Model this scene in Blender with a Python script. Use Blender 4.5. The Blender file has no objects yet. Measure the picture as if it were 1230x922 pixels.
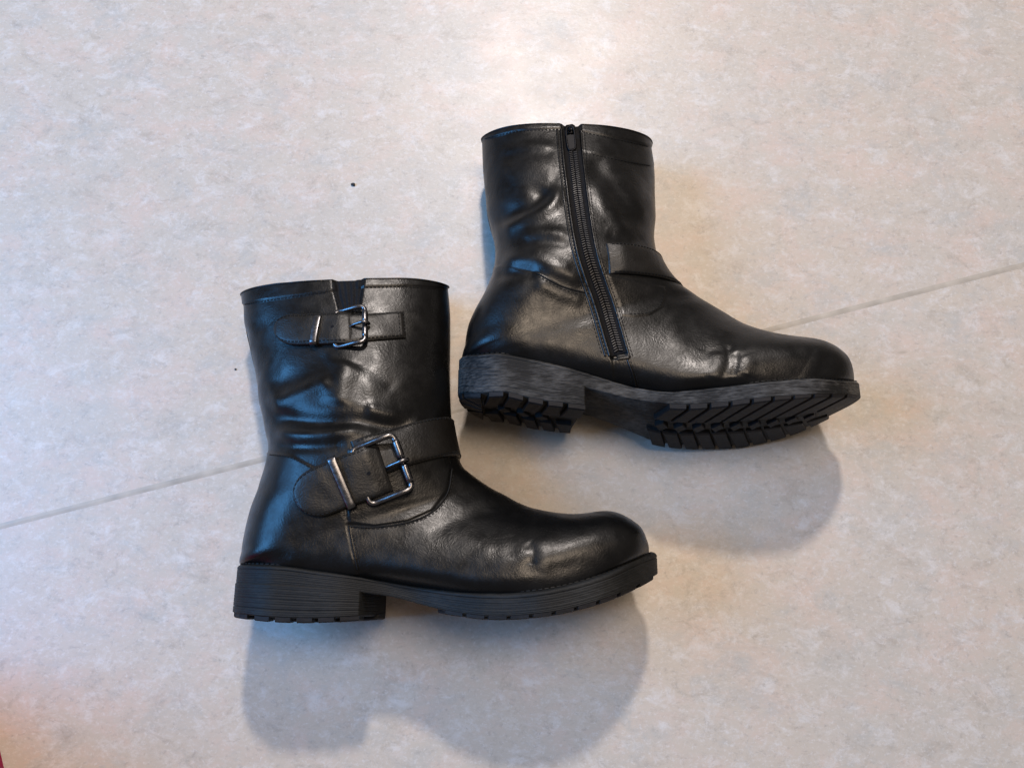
import bpy, math
import numpy as np
from mathutils import Vector
from mathutils.bvhtree import BVHTree

scene = bpy.context.scene
C = scene.collection

# ------------------------------------------------------------------ camera
PITCH = math.radians(16.0)
CAMH = 0.58
FPX = 965.0
cam_data = bpy.data.cameras.new('camera')
cam = bpy.data.objects.new('camera', cam_data)
C.objects.link(cam)
cam.location = (0, 0, CAMH)
cam.rotation_euler = (PITCH, 0, 0)
cam_data.sensor_fit = 'HORIZONTAL'
cam_data.sensor_width = 36.0
cam_data.lens = 36.0 * FPX / 1230.0
cam_data.clip_start = 0.01
cam_data.clip_end = 60
scene.camera = cam

# ------------------------------------------------------------------ light
world = bpy.data.worlds.new('World')
scene.world = world
world.use_nodes = True
wb = world.node_tree.nodes['Background']
wb.inputs[0].default_value = (1.0, 0.86, 0.75, 1)
wb.inputs[1].default_value = 0.165


def area_light(name, loc, target, size, size_y, power, color):
    d = bpy.data.lights.new(name, 'AREA')
    d.shape = 'RECTANGLE'
    d.size, d.size_y = size, size_y
    d.energy = power
    d.color = color
    o = bpy.data.objects.new(name, d)
    C.objects.link(o)
    o.location = loc
    v = Vector(target) - Vector(loc)
    o.rotation_euler = v.to_track_quat('-Z', 'Y').to_euler()
    return o


# ceiling lamp of the room, beyond the boots and a little to the right
area_light('ceiling_lamp', (0.08, 1.85, 1.95), (0, 0.1, 0), 0.14, 0.14, 48, (1.0, 0.90, 0.83))
# daylight from a window on the left
area_light('window_light', (-1.85, 0.30, 1.45), (0, 0.1, 0), 1.2, 1.2, 64, (0.12, 0.45, 1.0))
# second, warm lamp of the room, nearly overhead
area_light('room_lamp', (0.30, 0.55, 2.4), (0, 0.1, 0), 0.75, 0.75, 28, (1.0, 0.80, 0.61))

scene.render.engine = 'CYCLES'
scene.cycles.use_denoising = True
scene.view_settings.view_transform = 'Standard'
scene.view_settings.look = 'None'
scene.view_settings.gamma = 1.0
scene.view_settings.exposure = 0.0
scene.view_settings.use_curve_mapping = False

# ------------------------------------------------------------------ lens maths (tracing outlines)
CP, SP = math.cos(PITCH), math.sin(PITCH)


def ray(px, py):
    a, b = px - 615.0, 461.0 - py
    return np.array([a, FPX * SP + b * CP, -FPX * CP + b * SP])


def U(px, py, z):
    d = ray(px, py)
    t = (CAMH - z) / -d[2]
    return np.array([d[0] * t, d[1] * t, z])


def proj(P):
    P = np.asarray(P, float)
    x, y, z = P[..., 0], P[..., 1], P[..., 2] - CAMH
    f = y * SP - z * CP
    u = y * CP + z * SP
    return 615 + FPX * x / f, 461 - FPX * u / f


# ------------------------------------------------------------------ materials
def new_mat(name):
    m = bpy.data.materials.new(name)
    m.use_nodes = True
    nt = m.node_tree
    return m, nt, nt.nodes['Principled BSDF']


def N(nt, typ, **kw):
    n = nt.nodes.new(typ)
    for k, v in kw.items():
        if k.startswith('i_'):
            key = k[2:]
            n.inputs[int(key) if key.isdigit() else key.replace('_', ' ')].default_value = v
        else:
            setattr(n, k, v)
    return n


def ramp(nt, stops, interp='LINEAR'):
    r = nt.nodes.new('ShaderNodeValToRGB')
    r.color_ramp.interpolation = interp
    e = r.color_ramp.elements
    while len(e) < len(stops):
        e.new(0.5)
    for el, (p, c) in zip(e, stops):
        el.position = p
        el.color = c if len(c) == 4 else (*c, 1)
    return r


def coords(nt, scale=(1, 1, 1), rot=(0, 0, 0)):
    tc = nt.nodes.new('ShaderNodeTexCoord')
    mp = nt.nodes.new('ShaderNodeMapping')
    mp.inputs['Scale'].default_value = scale
    mp.inputs['Rotation'].default_value = rot
    nt.links.new(tc.outputs['Object'], mp.inputs[0])
    return mp.outputs[0]


def leather_mat(name, base=(0.0026, 0.0026, 0.0026), rough=0.31, grain=1.0):
    m, nt, b = new_mat(name)
    L = nt.links.new
    co = coords(nt)
    n1 = N(nt, 'ShaderNodeTexNoise', i_Scale=28.0, i_Detail=5.0, i_Roughness=0.6)
    L(co, n1.inputs['Vector'])
    cr = ramp(nt, [(0.3, tuple(c * 0.7 for c in base)), (0.7, tuple(c * 1.5 for c in base))])
    L(n1.outputs[0], cr.inputs[0])
    L(cr.outputs[0], b.inputs['Base Color'])
    n2 = N(nt, 'ShaderNodeTexNoise', i_Scale=75.0, i_Detail=6.0, i_Roughness=0.65)
    L(co, n2.inputs['Vector'])
    rr = N(nt, 'ShaderNodeMapRange', i_1=0.3, i_2=0.7, i_3=rough - 0.07, i_4=rough + 0.13)
    L(n2.outputs[0], rr.inputs[0])
    L(rr.outputs[0], b.inputs['Roughness'])
    b.inputs['IOR'].default_value = 1.45
    b.inputs['Specular IOR Level'].default_value = 0.38
    # pebble grain, fine pores and soft wrinkles
    v = N(nt, 'ShaderNodeTexVoronoi', i_Scale=900.0, feature='SMOOTH_F1')
    dis = N(nt, 'ShaderNodeTexNoise', i_Scale=60.0, i_Detail=2.0)
    L(co, dis.inputs['Vector'])
    mix = N(nt, 'ShaderNodeMix', data_type='VECTOR', i_0=0.012)
    L(co, mix.inputs[4]); L(dis.outputs[1], mix.inputs[5])
    L(mix.outputs[1], v.inputs['Vector'])
    b1 = N(nt, 'ShaderNodeBump', i_Strength=0.22 * grain, i_Distance=0.0003)
    L(v.outputs['Distance'], b1.inputs['Height'])
    n3 = N(nt, 'ShaderNodeTexNoise', i_Scale=190.0, i_Detail=5.0, i_Roughness=0.7, i_Distortion=0.8)
    L(co, n3.inputs['Vector'])
    b2 = N(nt, 'ShaderNodeBump', i_Strength=0.11 * grain, i_Distance=0.0008)
    L(n3.outputs[0], b2.inputs['Height']); L(b1.outputs[0], b2.inputs['Normal'])
    n4 = N(nt, 'ShaderNodeTexNoise', i_Scale=42.0, i_Detail=3.0, i_Distortion=1.2)
    L(co, n4.inputs['Vector'])
    b3 = N(nt, 'ShaderNodeBump', i_Strength=0.10 * grain, i_Distance=0.003)
    L(n4.outputs[0], b3.inputs['Height']); L(b2.outputs[0], b3.inputs['Normal'])
    L(b3.outputs[0], b.inputs['Normal'])
    return m


def rubber_mat(name, base, dusty, rough=0.62, dust_lo=0.55):
    m, nt, b = new_mat(name)
    L = nt.links.new
    co = coords(nt, (34, 190, 70))
    n1 = N(nt, 'ShaderNodeTexNoise', i_Scale=4.0, i_Detail=6.0, i_Roughness=0.7)
    L(co, n1.inputs['Vector'])
    co2 = coords(nt)
    n2 = N(nt, 'ShaderNodeTexNoise', i_Scale=30.0, i_Detail=4.0)
    L(co2, n2.inputs['Vector'])
    mu = N(nt, 'ShaderNodeMath', operation='MULTIPLY')
    L(n1.outputs[0], mu.inputs[0]); L(n2.outputs[0], mu.inputs[1])
    cr = ramp(nt, [(dust_lo * 0.38, base), (dust_lo, dusty)])
    L(mu.outputs[0], cr.inputs[0])
    L(cr.outputs[0], b.inputs['Base Color'])
    b.inputs['Roughness'].default_value = rough
    b.inputs['Specular IOR Level'].default_value = 0.22
    n3 = N(nt, 'ShaderNodeTexNoise', i_Scale=420.0, i_Detail=3.0)
    L(co2, n3.inputs['Vector'])
    b1 = N(nt, 'ShaderNodeBump', i_Strength=0.35, i_Distance=0.0006)
    L(n1.outputs[0], b1.inputs['Height'])
    b2 = N(nt, 'ShaderNodeBump', i_Strength=0.3, i_Distance=0.0004)
    L(n3.outputs[0], b2.inputs['Height']); L(b1.outputs[0], b2.inputs['Normal'])
    L(b2.outputs[0], b.inputs['Normal'])
    return m


def plain_mat(name, col, rough=0.5, metal=0.0, bump=0.0, bscale=300, spec=0.5):
    m, nt, b = new_mat(name)
    L = nt.links.new
    co = coords(nt)
    n = N(nt, 'ShaderNodeTexNoise', i_Scale=float(bscale), i_Detail=3.0)
    L(co, n.inputs['Vector'])
    cr = ramp(nt, [(0.3, tuple(c * 0.82 for c in col)), (0.7, tuple(min(1, c * 1.15) for c in col))])
    L(n.outputs[0], cr.inputs[0])
    L(cr.outputs[0], b.inputs['Base Color'])
    b.inputs['Metallic'].default_value = metal
    b.inputs['Specular IOR Level'].default_value = spec
    rr = N(nt, 'ShaderNodeMapRange', i_1=0.3, i_2=0.7, i_3=rough * 0.85, i_4=rough * 1.2)
    L(n.outputs[0], rr.inputs[0]); L(rr.outputs[0], b.inputs['Roughness'])
    if bump:
        bp = N(nt, 'ShaderNodeBump', i_Strength=bump, i_Distance=0.0006)
        L(n.outputs[0], bp.inputs['Height']); L(bp.outputs[0], b.inputs['Normal'])
    return m


def floor_mat(name, seed):
    m, nt, b = new_mat(name)
    L = nt.links.new
    tc = nt.nodes.new('ShaderNodeTexCoord')
    mp = nt.nodes.new('ShaderNodeMapping')
    mp.inputs['Location'].default_value = (seed * 3.1, seed * 1.7, seed)
    mp.inputs['Scale'].default_value = (0.80, 1.08, 1)
    mp.inputs['Rotation'].default_value = (0, 0, math.radians(4))
    L(tc.outputs['Object'], mp.inputs[0])
    co = mp.outputs[0]

    def noise(scale, detail, rough, dist, off):
        a = N(nt, 'ShaderNodeVectorMath', operation='ADD')
        a.inputs[1].default_value = (off, off * 0.7, off * 1.3)
        L(co, a.inputs[0])
        n = N(nt, 'ShaderNodeTexNoise', i_Scale=scale, i_Detail=detail, i_Roughness=rough, i_Distortion=dist)
        L(a.outputs[0], n.inputs['Vector'])
        return n.outputs[0]

    def mixc(fac, c1, c2):
        mx = N(nt, 'ShaderNodeMix', data_type='RGBA')
        L(fac, mx.inputs[0])
        if isinstance(c1, tuple): mx.inputs[6].default_value = (*c1, 1)
        else: L(c1, mx.inputs[6])
        if isinstance(c2, tuple): mx.inputs[7].default_value = (*c2, 1)
        else: L(c2, mx.inputs[7])
        return mx.outputs[2]

    def rng(v, a, bb, lo=0.0, hi=1.0):
        r = N(nt, 'ShaderNodeMapRange', i_1=a, i_2=bb, i_3=lo, i_4=hi)
        L(v, r.inputs[0])
        return r.outputs[0]

    c = mixc(rng(noise(6, 4, .6, .3, 0), .36, .64), (0.470, 0.408, 0.338), (0.440, 0.402, 0.350))
    c = mixc(rng(noise(26, 8, .74, .3, 5), .47, .64, 0, .85), c, (0.510, 0.410, 0.345))      # pinkish beige clouds
    c = mixc(rng(noise(32, 8, .76, .3, 11), .51, .68, 0, .75), c, (0.372, 0.368, 0.345))     # blue grey clouds
    c = mixc(rng(noise(60, 8, .80, .4, 17), .51, .66, 0, .75), c, (0.56, 0.535, 0.51))       # pale flecks
    c = mixc(rng(noise(50, 9, .82, .5, 23), .53, .70, 0, .75), c, (0.31, 0.270, 0.225))      # brown veins
    c = mixc(rng(noise(190, 6, .8, .4, 31), .55, .70, 0, .7), c, (0.28, 0.255, 0.23))        # small dark specks
    c = mixc(rng(noise(330, 5, .8, .3, 37), .53, .70, 0, .7), c, (0.58, 0.555, 0.53))
    L(c, b.inputs['Base Color'])
    nr = noise(22, 5, .6, .2, 41)
    L(rng(nr, .3, .7, .36, .44), b.inputs['Roughness'])
    b.inputs['Specular IOR Level'].default_value = 0.42
    bp = N(nt, 'ShaderNodeBump', i_Strength=0.12, i_Distance=0.001)
    L(noise(240, 4, .6, .2, 43), bp.inputs['Height'])
    L(bp.outputs[0], b.inputs['Normal'])
    return m


M = {
    'leather': leather_mat('black_leather'),
    'strap': leather_mat('black_strap_leather', (0.0060, 0.0054, 0.0047), 0.38, 1.5),
    'lining': plain_mat('black_textile_lining', (0.02, 0.019, 0.018), 0.85, 0, 0.5, 900),
    'elastic': plain_mat('black_elastic', (0.004, 0.0045, 0.006), 0.7, 0, 0.4, 900, 0.15),
    'tape': plain_mat('black_zip_tape', (0.004, 0.004, 0.005), 0.75, 0, 0.5, 1200, 0.15),
    'thread': plain_mat('black_thread', (0.0035, 0.0034, 0.0033), 0.6, 0, 0, 300, 0.2),
    'rub_dull': rubber_mat('black_rubber', (0.005, 0.0052, 0.005), (0.020, 0.020, 0.019), 0.6, 0.5),
    'rub_dust': rubber_mat('dusty_black_rubber', (0.006, 0.006, 0.006), (0.11, 0.106, 0.10), 0.66, 0.50),
    'tread': rubber_mat('black_tread_rubber', (0.006, 0.0055, 0.0057), (0.018, 0.0155, 0.016), 0.62, 0.5),
    'metal': plain_mat('dark_nickel', (0.15, 0.149, 0.157), 0.28, 1.0, 0.06, 400),
    'coil': plain_mat('black_zip_coil', (0.009, 0.0092, 0.011), 0.42, 0, 0, 300, 0.35),
    'gun': plain_mat('gunmetal', (0.014, 0.014, 0.015), 0.45, 1.0),
    'weld': plain_mat('floor_weld', (0.370, 0.328, 0.272), 0.45, 0, 0.05, 60),
    'under': plain_mat('screed', (0.30, 0.29, 0.28), 0.8),
    'pink': plain_mat('pink_textile', (0.55, 0.025, 0.14), 0.9, 0, 0.6, 500),
    'lint': plain_mat('dark_lint', (0.02, 0.021, 0.024), 0.8),
}


# ------------------------------------------------------------------ mesh helpers
def link_mesh(name, verts, faces, mat, parent=None, smooth=True):
    me = bpy.data.meshes.new(name)
    me.from_pydata([tuple(map(float, v)) for v in verts], [], [tuple(map(int, f)) for f in faces])
    me.update()
    me.materials.append(mat)
    if smooth:
        me.polygons.foreach_set('use_smooth', [True] * len(me.polygons))
    o = bpy.data.objects.new(name, me)
    C.objects.link(o)
    if parent is not None:
        o.parent = parent
    return o


def fix_normals(o):
    import bmesh
    bm = bmesh.new()
    bm.from_mesh(o.data)
    bmesh.ops.recalc_face_normals(bm, faces=bm.faces)
    bm.to_mesh(o.data)
    bm.free()


def grid_faces(n, m, base=0, closed=False):
    i, j = np.meshgrid(np.arange(n - 1), np.arange(m if closed else m - 1), indexing='ij')
    j2 = (j + 1) % m
    return (np.stack([i * m + j, (i + 1) * m + j, (i + 1) * m + j2, i * m + j2], -1).reshape(-1, 4) + base)


def cat(keys, n_per):
    """Catmull-Rom through the rows of keys; n_per samples per span."""
    K = np.asarray(keys, float)
    P = np.vstack([2 * K[0] - K[1], K, 2 * K[-1] - K[-2]])
    out = []
    for i in range(1, len(P) - 2):
        n = n_per[i - 1] if hasattr(n_per, '__len__') else n_per
        t = np.arange(n)[:, None] / n
        p0, p1, p2, p3 = P[i - 1], P[i], P[i + 1], P[i + 2]
        out.append(0.5 * ((2 * p1) + (-p0 + p2) * t + (2 * p0 - 5 * p1 + 4 * p2 - p3) * t ** 2 + (-p0 + 3 * p1 - 3 * p2 + p3) * t ** 3))
    out.append(K[-1:])
    return np.vstack(out)


def pdist(x, y, poly):
    """distance to a polyline and the position along it (0..1)"""
    poly = np.asarray(poly, float)
    best = np.full(x.shape, 1e9)
    pos = np.zeros(x.shape)
    seg = np.linalg.norm(np.diff(poly, axis=0), axis=1)
    tot, acc = seg.sum(), 0.0
    for a, b, l in zip(poly[:-1], poly[1:], seg):
        d = b - a
        t = np.clip(((x - a[0]) * d[0] + (y - a[1]) * d[1]) / (l * l), 0, 1)
        dd = np.hypot(x - a[0] - t * d[0], y - a[1] - t * d[1])
        w = dd < best
        best = np.where(w, dd, best)
        pos = np.where(w, (acc + t * l) / tot, pos)
        acc += l
    return best, pos


def inside(x, y, poly):
    poly = np.asarray(poly, float)
    r = np.zeros(x.shape, bool)
    for (x1, y1), (x2, y2) in zip(poly, np.roll(poly, -1, axis=0)):
        if y1 == y2:
            continue
        c = ((y1 > y) != (y2 > y)) & (x < (x2 - x1) * (y - y1) / (y2 - y1) + x1)
        r ^= c
    return r


def sstep(a, b, v):
    t = np.clip((v - a) / (b - a), 0, 1)
    return t * t * (3 - 2 * t)


_rs = np.random.RandomState(7)


def make_noise(freq, n=26, aniso=(1, 1, 1)):
    d = _rs.normal(size=(n, 3))
    d /= np.linalg.norm(d, axis=1)[:, None]
    k = d * freq * (0.5 + _rs.rand(n, 1) * 1.2) * np.array(aniso)
    ph = _rs.rand(n) * 6.283
    return lambda P: np.sin(P @ k.T + ph).sum(-1) / math.sqrt(n) * 1.0


def grid_normals(G):
    du = np.gradient(G, axis=0)
    dv = np.gradient(G, axis=1)
    n = np.cross(du, dv)
    n /= np.linalg.norm(n, axis=-1, keepdims=True) + 1e-12
    return n


def box_verts(c, ax, ay, az, hx, hy, hz, bev=0.0):
    """box given by centre, unit axes and half sizes; the top edges drawn in by bev"""
    c, ax, ay, az = map(np.asarray, (c, ax, ay, az))
    vs = []
    for s in (-1, 1):
        k = bev if s > 0 else 0
        for sx, sy in ((-1, -1), (1, -1), (1, 1), (-1, 1)):
            vs.append(c + ax * sx * (hx - k) + ay * sy * (hy - k) + az * s * hz)
    fs = [(0, 3, 2, 1), (4, 5, 6, 7), (0, 1, 5, 4), (1, 2, 6, 5), (2, 3, 7, 6), (3, 0, 4, 7)]
    return vs, fs


class Acc:
    def __init__(s):
        s.v, s.f = [], []

    def add(s, vs, fs):
        b = len(s.v)
        s.v += list(vs)
        s.f += [tuple(i + b for i in f) for f in fs]


def tube(path, rad, seg=10, closed=False, cap=True):
    P = np.asarray(path, float)
    n = len(P)
    T = np.roll(P, -1, 0) - np.roll(P, 1, 0) if closed else np.gradient(P, axis=0)
    T /= np.linalg.norm(T, axis=1)[:, None] + 1e-12
    ref = np.array([0, 0, 1.0])
    if abs(T[0] @ ref) > 0.9:
        ref = np.array([0, 1.0, 0])
    r0 = np.cross(T[0], ref)
    vs = []
    R = np.full(n, rad) if np.isscalar(rad) else np.asarray(rad)
    for i in range(n):
        r0 = r0 - T[i] * (r0 @ T[i])
        r0 /= np.linalg.norm(r0)
        b = np.cross(T[i], r0)
        for k in range(seg):
            a = 2 * math.pi * k / seg
            vs.append(P[i] + R[i] * (math.cos(a) * r0 + math.sin(a) * b))
    fs = [tuple(f) for f in grid_faces(n, seg, closed=True)]
    if closed:
        fs += [((n - 1) * seg + k, k, (k + 1) % seg, (n - 1) * seg + (k + 1) % seg) for k in range(seg)]
    elif cap:
        fs += [tuple(range(seg)), tuple(reversed(range((n - 1) * seg, n * seg)))]
    return vs, fs


def solid_grid(top, bot):
    """closed shell between two grids (n,m,3)"""
    n, m = top.shape[:2]
    vs = np.vstack([top.reshape(-1, 3), bot.reshape(-1, 3)])
    o = n * m
    fs = [tuple(f) for f in grid_faces(n, m)] + [tuple(f[::-1]) for f in grid_faces(n, m, o)]
    rim = [(0, j) for j in range(m)] + [(i, m - 1) for i in range(1, n)] + [(n - 1, j) for j in range(m - 2, -1, -1)] + [(i, 0) for i in range(n - 2, 0, -1)]
    idx = [i * m + j for i, j in rim]
    for a, b in zip(idx, idx[1:] + idx[:1]):
        fs.append((a, b, b + o, a + o))
    return vs, fs


def empty(name, loc, label, cat_, group=None):
    o = bpy.data.objects.new(name, None)
    C.objects.link(o)
    o.location = loc
    o['label'] = label
    o['category'] = cat_
    if group:
        o['group'] = group
    return o


# ------------------------------------------------------------------ floor: two vinyl sheets and a weld seam
def floor():
    a, b = U(0, 632, 0)[:2], U(1230, 318, 0)[:2]
    d = (b - a) / np.linalg.norm(b - a)
    nrm = np.array([-d[1], d[0]])
    mid = (a + b) / 2
    under = link_mesh('floor', *box_verts((0, 0.2, -0.012), (1, 0, 0), (0, 1, 0), (0, 0, 1), 2.6, 2.6, 0.008), M['under'], smooth=False)
    under['kind'] = 'structure'
    hw = 0.0021
    for k, s in enumerate((1, -1)):
        c0 = mid + nrm * s * hw
        q = [c0 - d * 1.9, c0 + d * 1.9, c0 + d * 1.9 + nrm * s * 1.5, c0 - d * 1.9 + nrm * s * 1.5]
        if s < 0:
            q = q[::-1]
        vs = [(p[0], p[1], 0.0) for p in q] + [(p[0], p[1], -0.0035) for p in q]
        fs = [(0, 1, 2, 3), (7, 6, 5, 4)] + [(i, i + 4, (i + 1) % 4 + 4, (i + 1) % 4) for i in range(4)]
        link_mesh('vinyl_sheet', vs, fs, floor_mat('marbled_vinyl_%d' % k, 1.0 + 2.3 * k), under, smooth=False)
    n = 400
    t = np.linspace(-1.9, 1.9, n)
    wob = 0 * t
    rows = []
    for v, z in ((-1.06, -0.0004), (-0.99, 0.00006), (0, 0.00022), (0.99, 0.00006), (1.06, -0.0004)):
        w = hw * v
        xy = mid + d * t[:, None] + nrm * (w + wob)[:, None]
        rows.append(np.column_stack([xy, np.full(n, z)]))
    G = np.stack(rows, 1)
    link_mesh('weld_seam', G.reshape(-1, 3), [f[::-1] for f in grid_faces(n, 5)], M['weld'], under, smooth=False)


floor()


# ------------------------------------------------------------------ the boot
class Boot:
    """One boot lying on its side: toe along +x, shaft along +y, visible side along +z."""

    def __init__(s, spec):
        s.sp = spec
        s.zc = spec['zc']
        s.root = empty('ankle_boot', tuple(U(*spec['base'], 0)), spec['label'], 'boot', 'pair of black boots on the floor')
        s.build_sole_tables()
        s.build_upper()

    def put(s, name, vs, fs, mat, parent=None, smooth=True, fixn=True):
        base = np.array(s.root.location)
        o = link_mesh(name, np.asarray(vs, float) - base, fs, mat, parent or s.root, smooth)
        if fixn:
            fix_normals(o)
        return o

    # ---- sole profile
    def width(s, u, side):
        tab = s.sp['w_hi'] if side > 0 else s.sp['w_lo']
        tu = np.linspace(0, 1, 401)
        kk = np.array(tab)
        wv = np.interp(tu, kk[:, 0], kk[:, 1])
        ker = np.hanning(41); ker /= ker.sum()
        wv = np.convolve(np.pad(wv, 20, mode='edge'), ker, 'valid')
        w = np.interp(u, tu, wv)
        a, b = s.sp['round']
        e0 = np.sqrt(np.clip(1 - np.clip((a - u) / a, 0, 1) ** 2.3, 0, 1))
        e1 = np.sqrt(np.clip(1 - np.clip((u - (1 - b)) / b, 0, 1) ** 2.3, 0, 1))
        return w * e0 * e1

    def build_sole_tables(s):
        sp = s.sp
        s.x0 = U(*sp['heel_tip'], s.zc)[0]
        s.x1 = U(*sp['toe_tip'], s.zc)[0]

        def table(pts):
            out = []
            for px, py in pts:
                z = s.zc
                for _ in range(8):
                    p = U(px, py, z)
                    u = np.clip((p[0] - s.x0) / (s.x1 - s.x0), 0, 1)
                    z = s.zc + float(s.width(u, 1)) * 0.97
                out.append(p[:2])
            return np.array(out)

        def curve(pts):
            t = cat(table(pts), 12)
            o = np.argsort(t[:, 0])
            return t[o, 0], t[o, 1]

        s.top_t = curve(sp['welt_top'])
        s.slab_t = curve(sp['slab_bot'])
        s.heel_t = curve(sp['heel_bot'])
        s.fore_t = curve(sp['fore_bot'])
        s.ytop = lambda x: np.interp(x, *s.top_t)
        s.yslab = lambda x: np.interp(x, *s.slab_t)
        s.yheel = lambda x: np.interp(x, *s.heel_t)
        s.yfore = lambda x: np.interp(x, *s.fore_t)
        s.xh = U(*sp['heel_front'], s.zc + 0.03)[0]

    def twist(s, x, z):
        """the sole of a worn boot rolls a little: its far edge sits lower"""
        u = s.uu(x)
        return -np.interp(u, *s.sp['twist']) * (s.zc + s.width(u, 1) - z)

    def uu(s, x):
        return np.clip((x - s.x0) / (s.x1 - s.x0), 0, 1)

    # ---- upper
    def build_upper(s):
        sp = s.sp
        keys = []
        zc = s.zc
        inset = 0.0035
        xu0, xu1 = s.x0 + 0.0045, s.x1 - 0.0055
        for k in sp['rings']:
            # (B spec, F px, zshift, hm, sm, p)
            Bs, Fp, zs, hm, sm, p = k
            F = U(*Fp, zc + zs)
            if isinstance(Bs, tuple):
                B = U(*Bs, zc + zs)
                bx, by, on = B[0], B[1], 0.0
            else:
                bx = xu0 + (xu1 - xu0) * Bs
                by = s.ytop(bx) - 0.0015
                on = 1.0
            keys.append((bx, by, F[0], F[1], zs, hm, sm, p, on))
        keys = np.array(keys)
        dist = np.maximum(np.hypot(*(np.diff(keys[:, :2], axis=0).T)), np.hypot(*(np.diff(keys[:, 2:4], axis=0).T)))
        nper = np.maximum(4, np.round(dist / 0.0009).astype(int))
        R = cat(keys, list(nper))
        # sole rings: recompute y from welt line
        on = R[:, 8] > 0.999
        first = int(np.argmax(on))
        R[first:, 1] = s.ytop(np.clip(R[first:, 0], xu0, xu1)) - 0.0015
        uR = np.clip((R[:, 0] - xu0) / (xu1 - xu0), 0, 1)
        nh, nl = 210, 80
        th = np.concatenate([np.linspace(0, 1, nh), np.linspace(1, 0, nl)[1:]])
        sv = 0.5 - 0.5 * np.cos(np.pi * th)
        side = np.array([1.0] * nh + [-1.0] * (nl - 1))
        k = np.arange(len(R))
        Bx, By, Fx, Fy, zs, hm, sm, p = [R[:, i][:, None] for i in range(8)]
        sm = np.clip(sm, 0.02, 0.98)
        G = np.zeros((len(R), len(th), 3))
        G[..., 0] = Bx + (Fx - Bx) * sv
        G[..., 1] = By + (Fy - By) * sv
        wh = np.where(k >= first, np.maximum(s.width(uR, 1) - inset, 0), 0)[:, None]
        wl = np.where(k >= first, np.maximum(s.width(uR, -1) - inset, 0), 0)[:, None]
        h0 = np.where(side > 0, wh, wl)
        lo_h = np.where(k[:, None] < first, zc + zs - 0.0015 - 0.004 * np.exp(-((k[:, None] / first - 0.62) / 0.14) ** 2), 0)
        hm2 = np.maximum(np.where(side < 0, np.maximum(hm, lo_h), hm), h0 * 1.0)
        rho = h0 / hm2
        lo = np.clip(sv / sm, 0, 1)
        hi = np.clip((sv - sm) / (1 - sm), 0, 1)
        fb = np.sqrt(np.clip(rho ** 2 + (1 - rho ** 2) * (1 - (1 - lo) ** p), 0, 1))
        ft = np.sqrt(np.clip(1 - hi ** p, 0, 1))
        h = hm2 * fb * ft
        G[..., 2] = zc + zs + side * h
        # slanted mouth
        sk = sp['skew']
        mouth = np.clip(1 - k / (nper[0] * 1.0), 0, 1)[:, None] ** 1.5
        G[..., 1] += sk * mouth * (side * h)
        G[..., 1] -= 0.0022 * mouth * np.abs(2 * sv - 1) ** 5
        nrm = grid_normals(G)
        ctr = np.stack([Bx + (Fx - Bx) * .45 + 0 * sv, By + (Fy - By) * .45 + 0 * sv, zc + zs + 0 * sv], -1)
        flip = np.sign(((G - ctr) * nrm).sum(-1))
        nrm *= np.where(flip == 0, 1, flip)[..., None]
        # keep the closing edge steady
        px, py = proj(G)
        vis = sstep(0.0, 0.25, th)[None] * np.where(side > 0, 1, 0.0)[None]
        D = np.zeros(px.shape)
        for pts, amp, sig in sp['folds']:
            d, t = pdist(px, py, cat(pts, 6) if len(pts) > 2 else pts)
            taper = sstep(0, 0.18, t) * sstep(0, 0.18, 1 - t) * 0.85 + 0.15
            D += amp * (0.0014 if sig > 5 and amp ** 2 > .4 else 0.0011) * np.exp(-(d / sig) ** 2 / 2) * taper * (side > 0)
        for pts, amp, w in sp['steps']:
            poly = np.array(pts, float)
            d, _ = pdist(px, py, np.vstack([poly, poly[:1]]))
            sd = np.where(inside(px, py, poly), d, -d)
            D += amp * 0.001 * sstep(-w, w, sd) * (side > 0)
        n1, n2, n3 = make_noise(130), make_noise(330), make_noise(60)
        amp_sh = np.exp(-((np.linspace(0, 1, len(R)) - 0.18) / 0.2) ** 2)[:, None]
        edge = sstep(0, 0.12, np.minimum(np.linspace(0, 1, len(R)) * 3 + .3, 1))[:, None]
        D += edge * (0.0003 * n1(G) * (0.3 + amp_sh) + 0.00007 * n2(G) + 0.0012 * n3(G) * amp_sh)
        # no displacement at the last ring and on the feather line
        D *= sstep(0, 14, (len(R) - 1 - k))[:, None]
        G = G + nrm * D[..., None]
        s.G = G
        n, m = G.shape[:2]
        vs = G.reshape(-1, 3)
        fs = grid_faces(n, m, closed=True)[:, ::-1]
        s.bvh = BVHTree.FromPolygons([Vector(v) for v in vs], [tuple(map(int, f)) for f in fs])
        s.upper = s.put('upper', vs, fs, M['leather'])
        # lining: a second wall inside the mouth
        ring = G[:int(nper[0] + nper[1]):6]
        cen = ring.mean(1, keepdims=True)
        inn = cen + (ring - cen) * np.array([0.965, 1.0, 0.93])
        t = np.linspace(0, 1, len(ring))[:, None, None]
        rim = np.concatenate([G[:1] + np.array([0, 0.0002, 0]), inn[:1] + np.array([0, 0.0012, 0]), inn], 0)
        l = rim.reshape(-1, 3)
        lf = [tuple(f) for f in grid_faces(len(rim), m, closed=True)]
        lf.append(tuple(range((len(rim) - 1) * m, len(rim) * m)))
        s.put('lining', l, lf, M['lining'])

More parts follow.
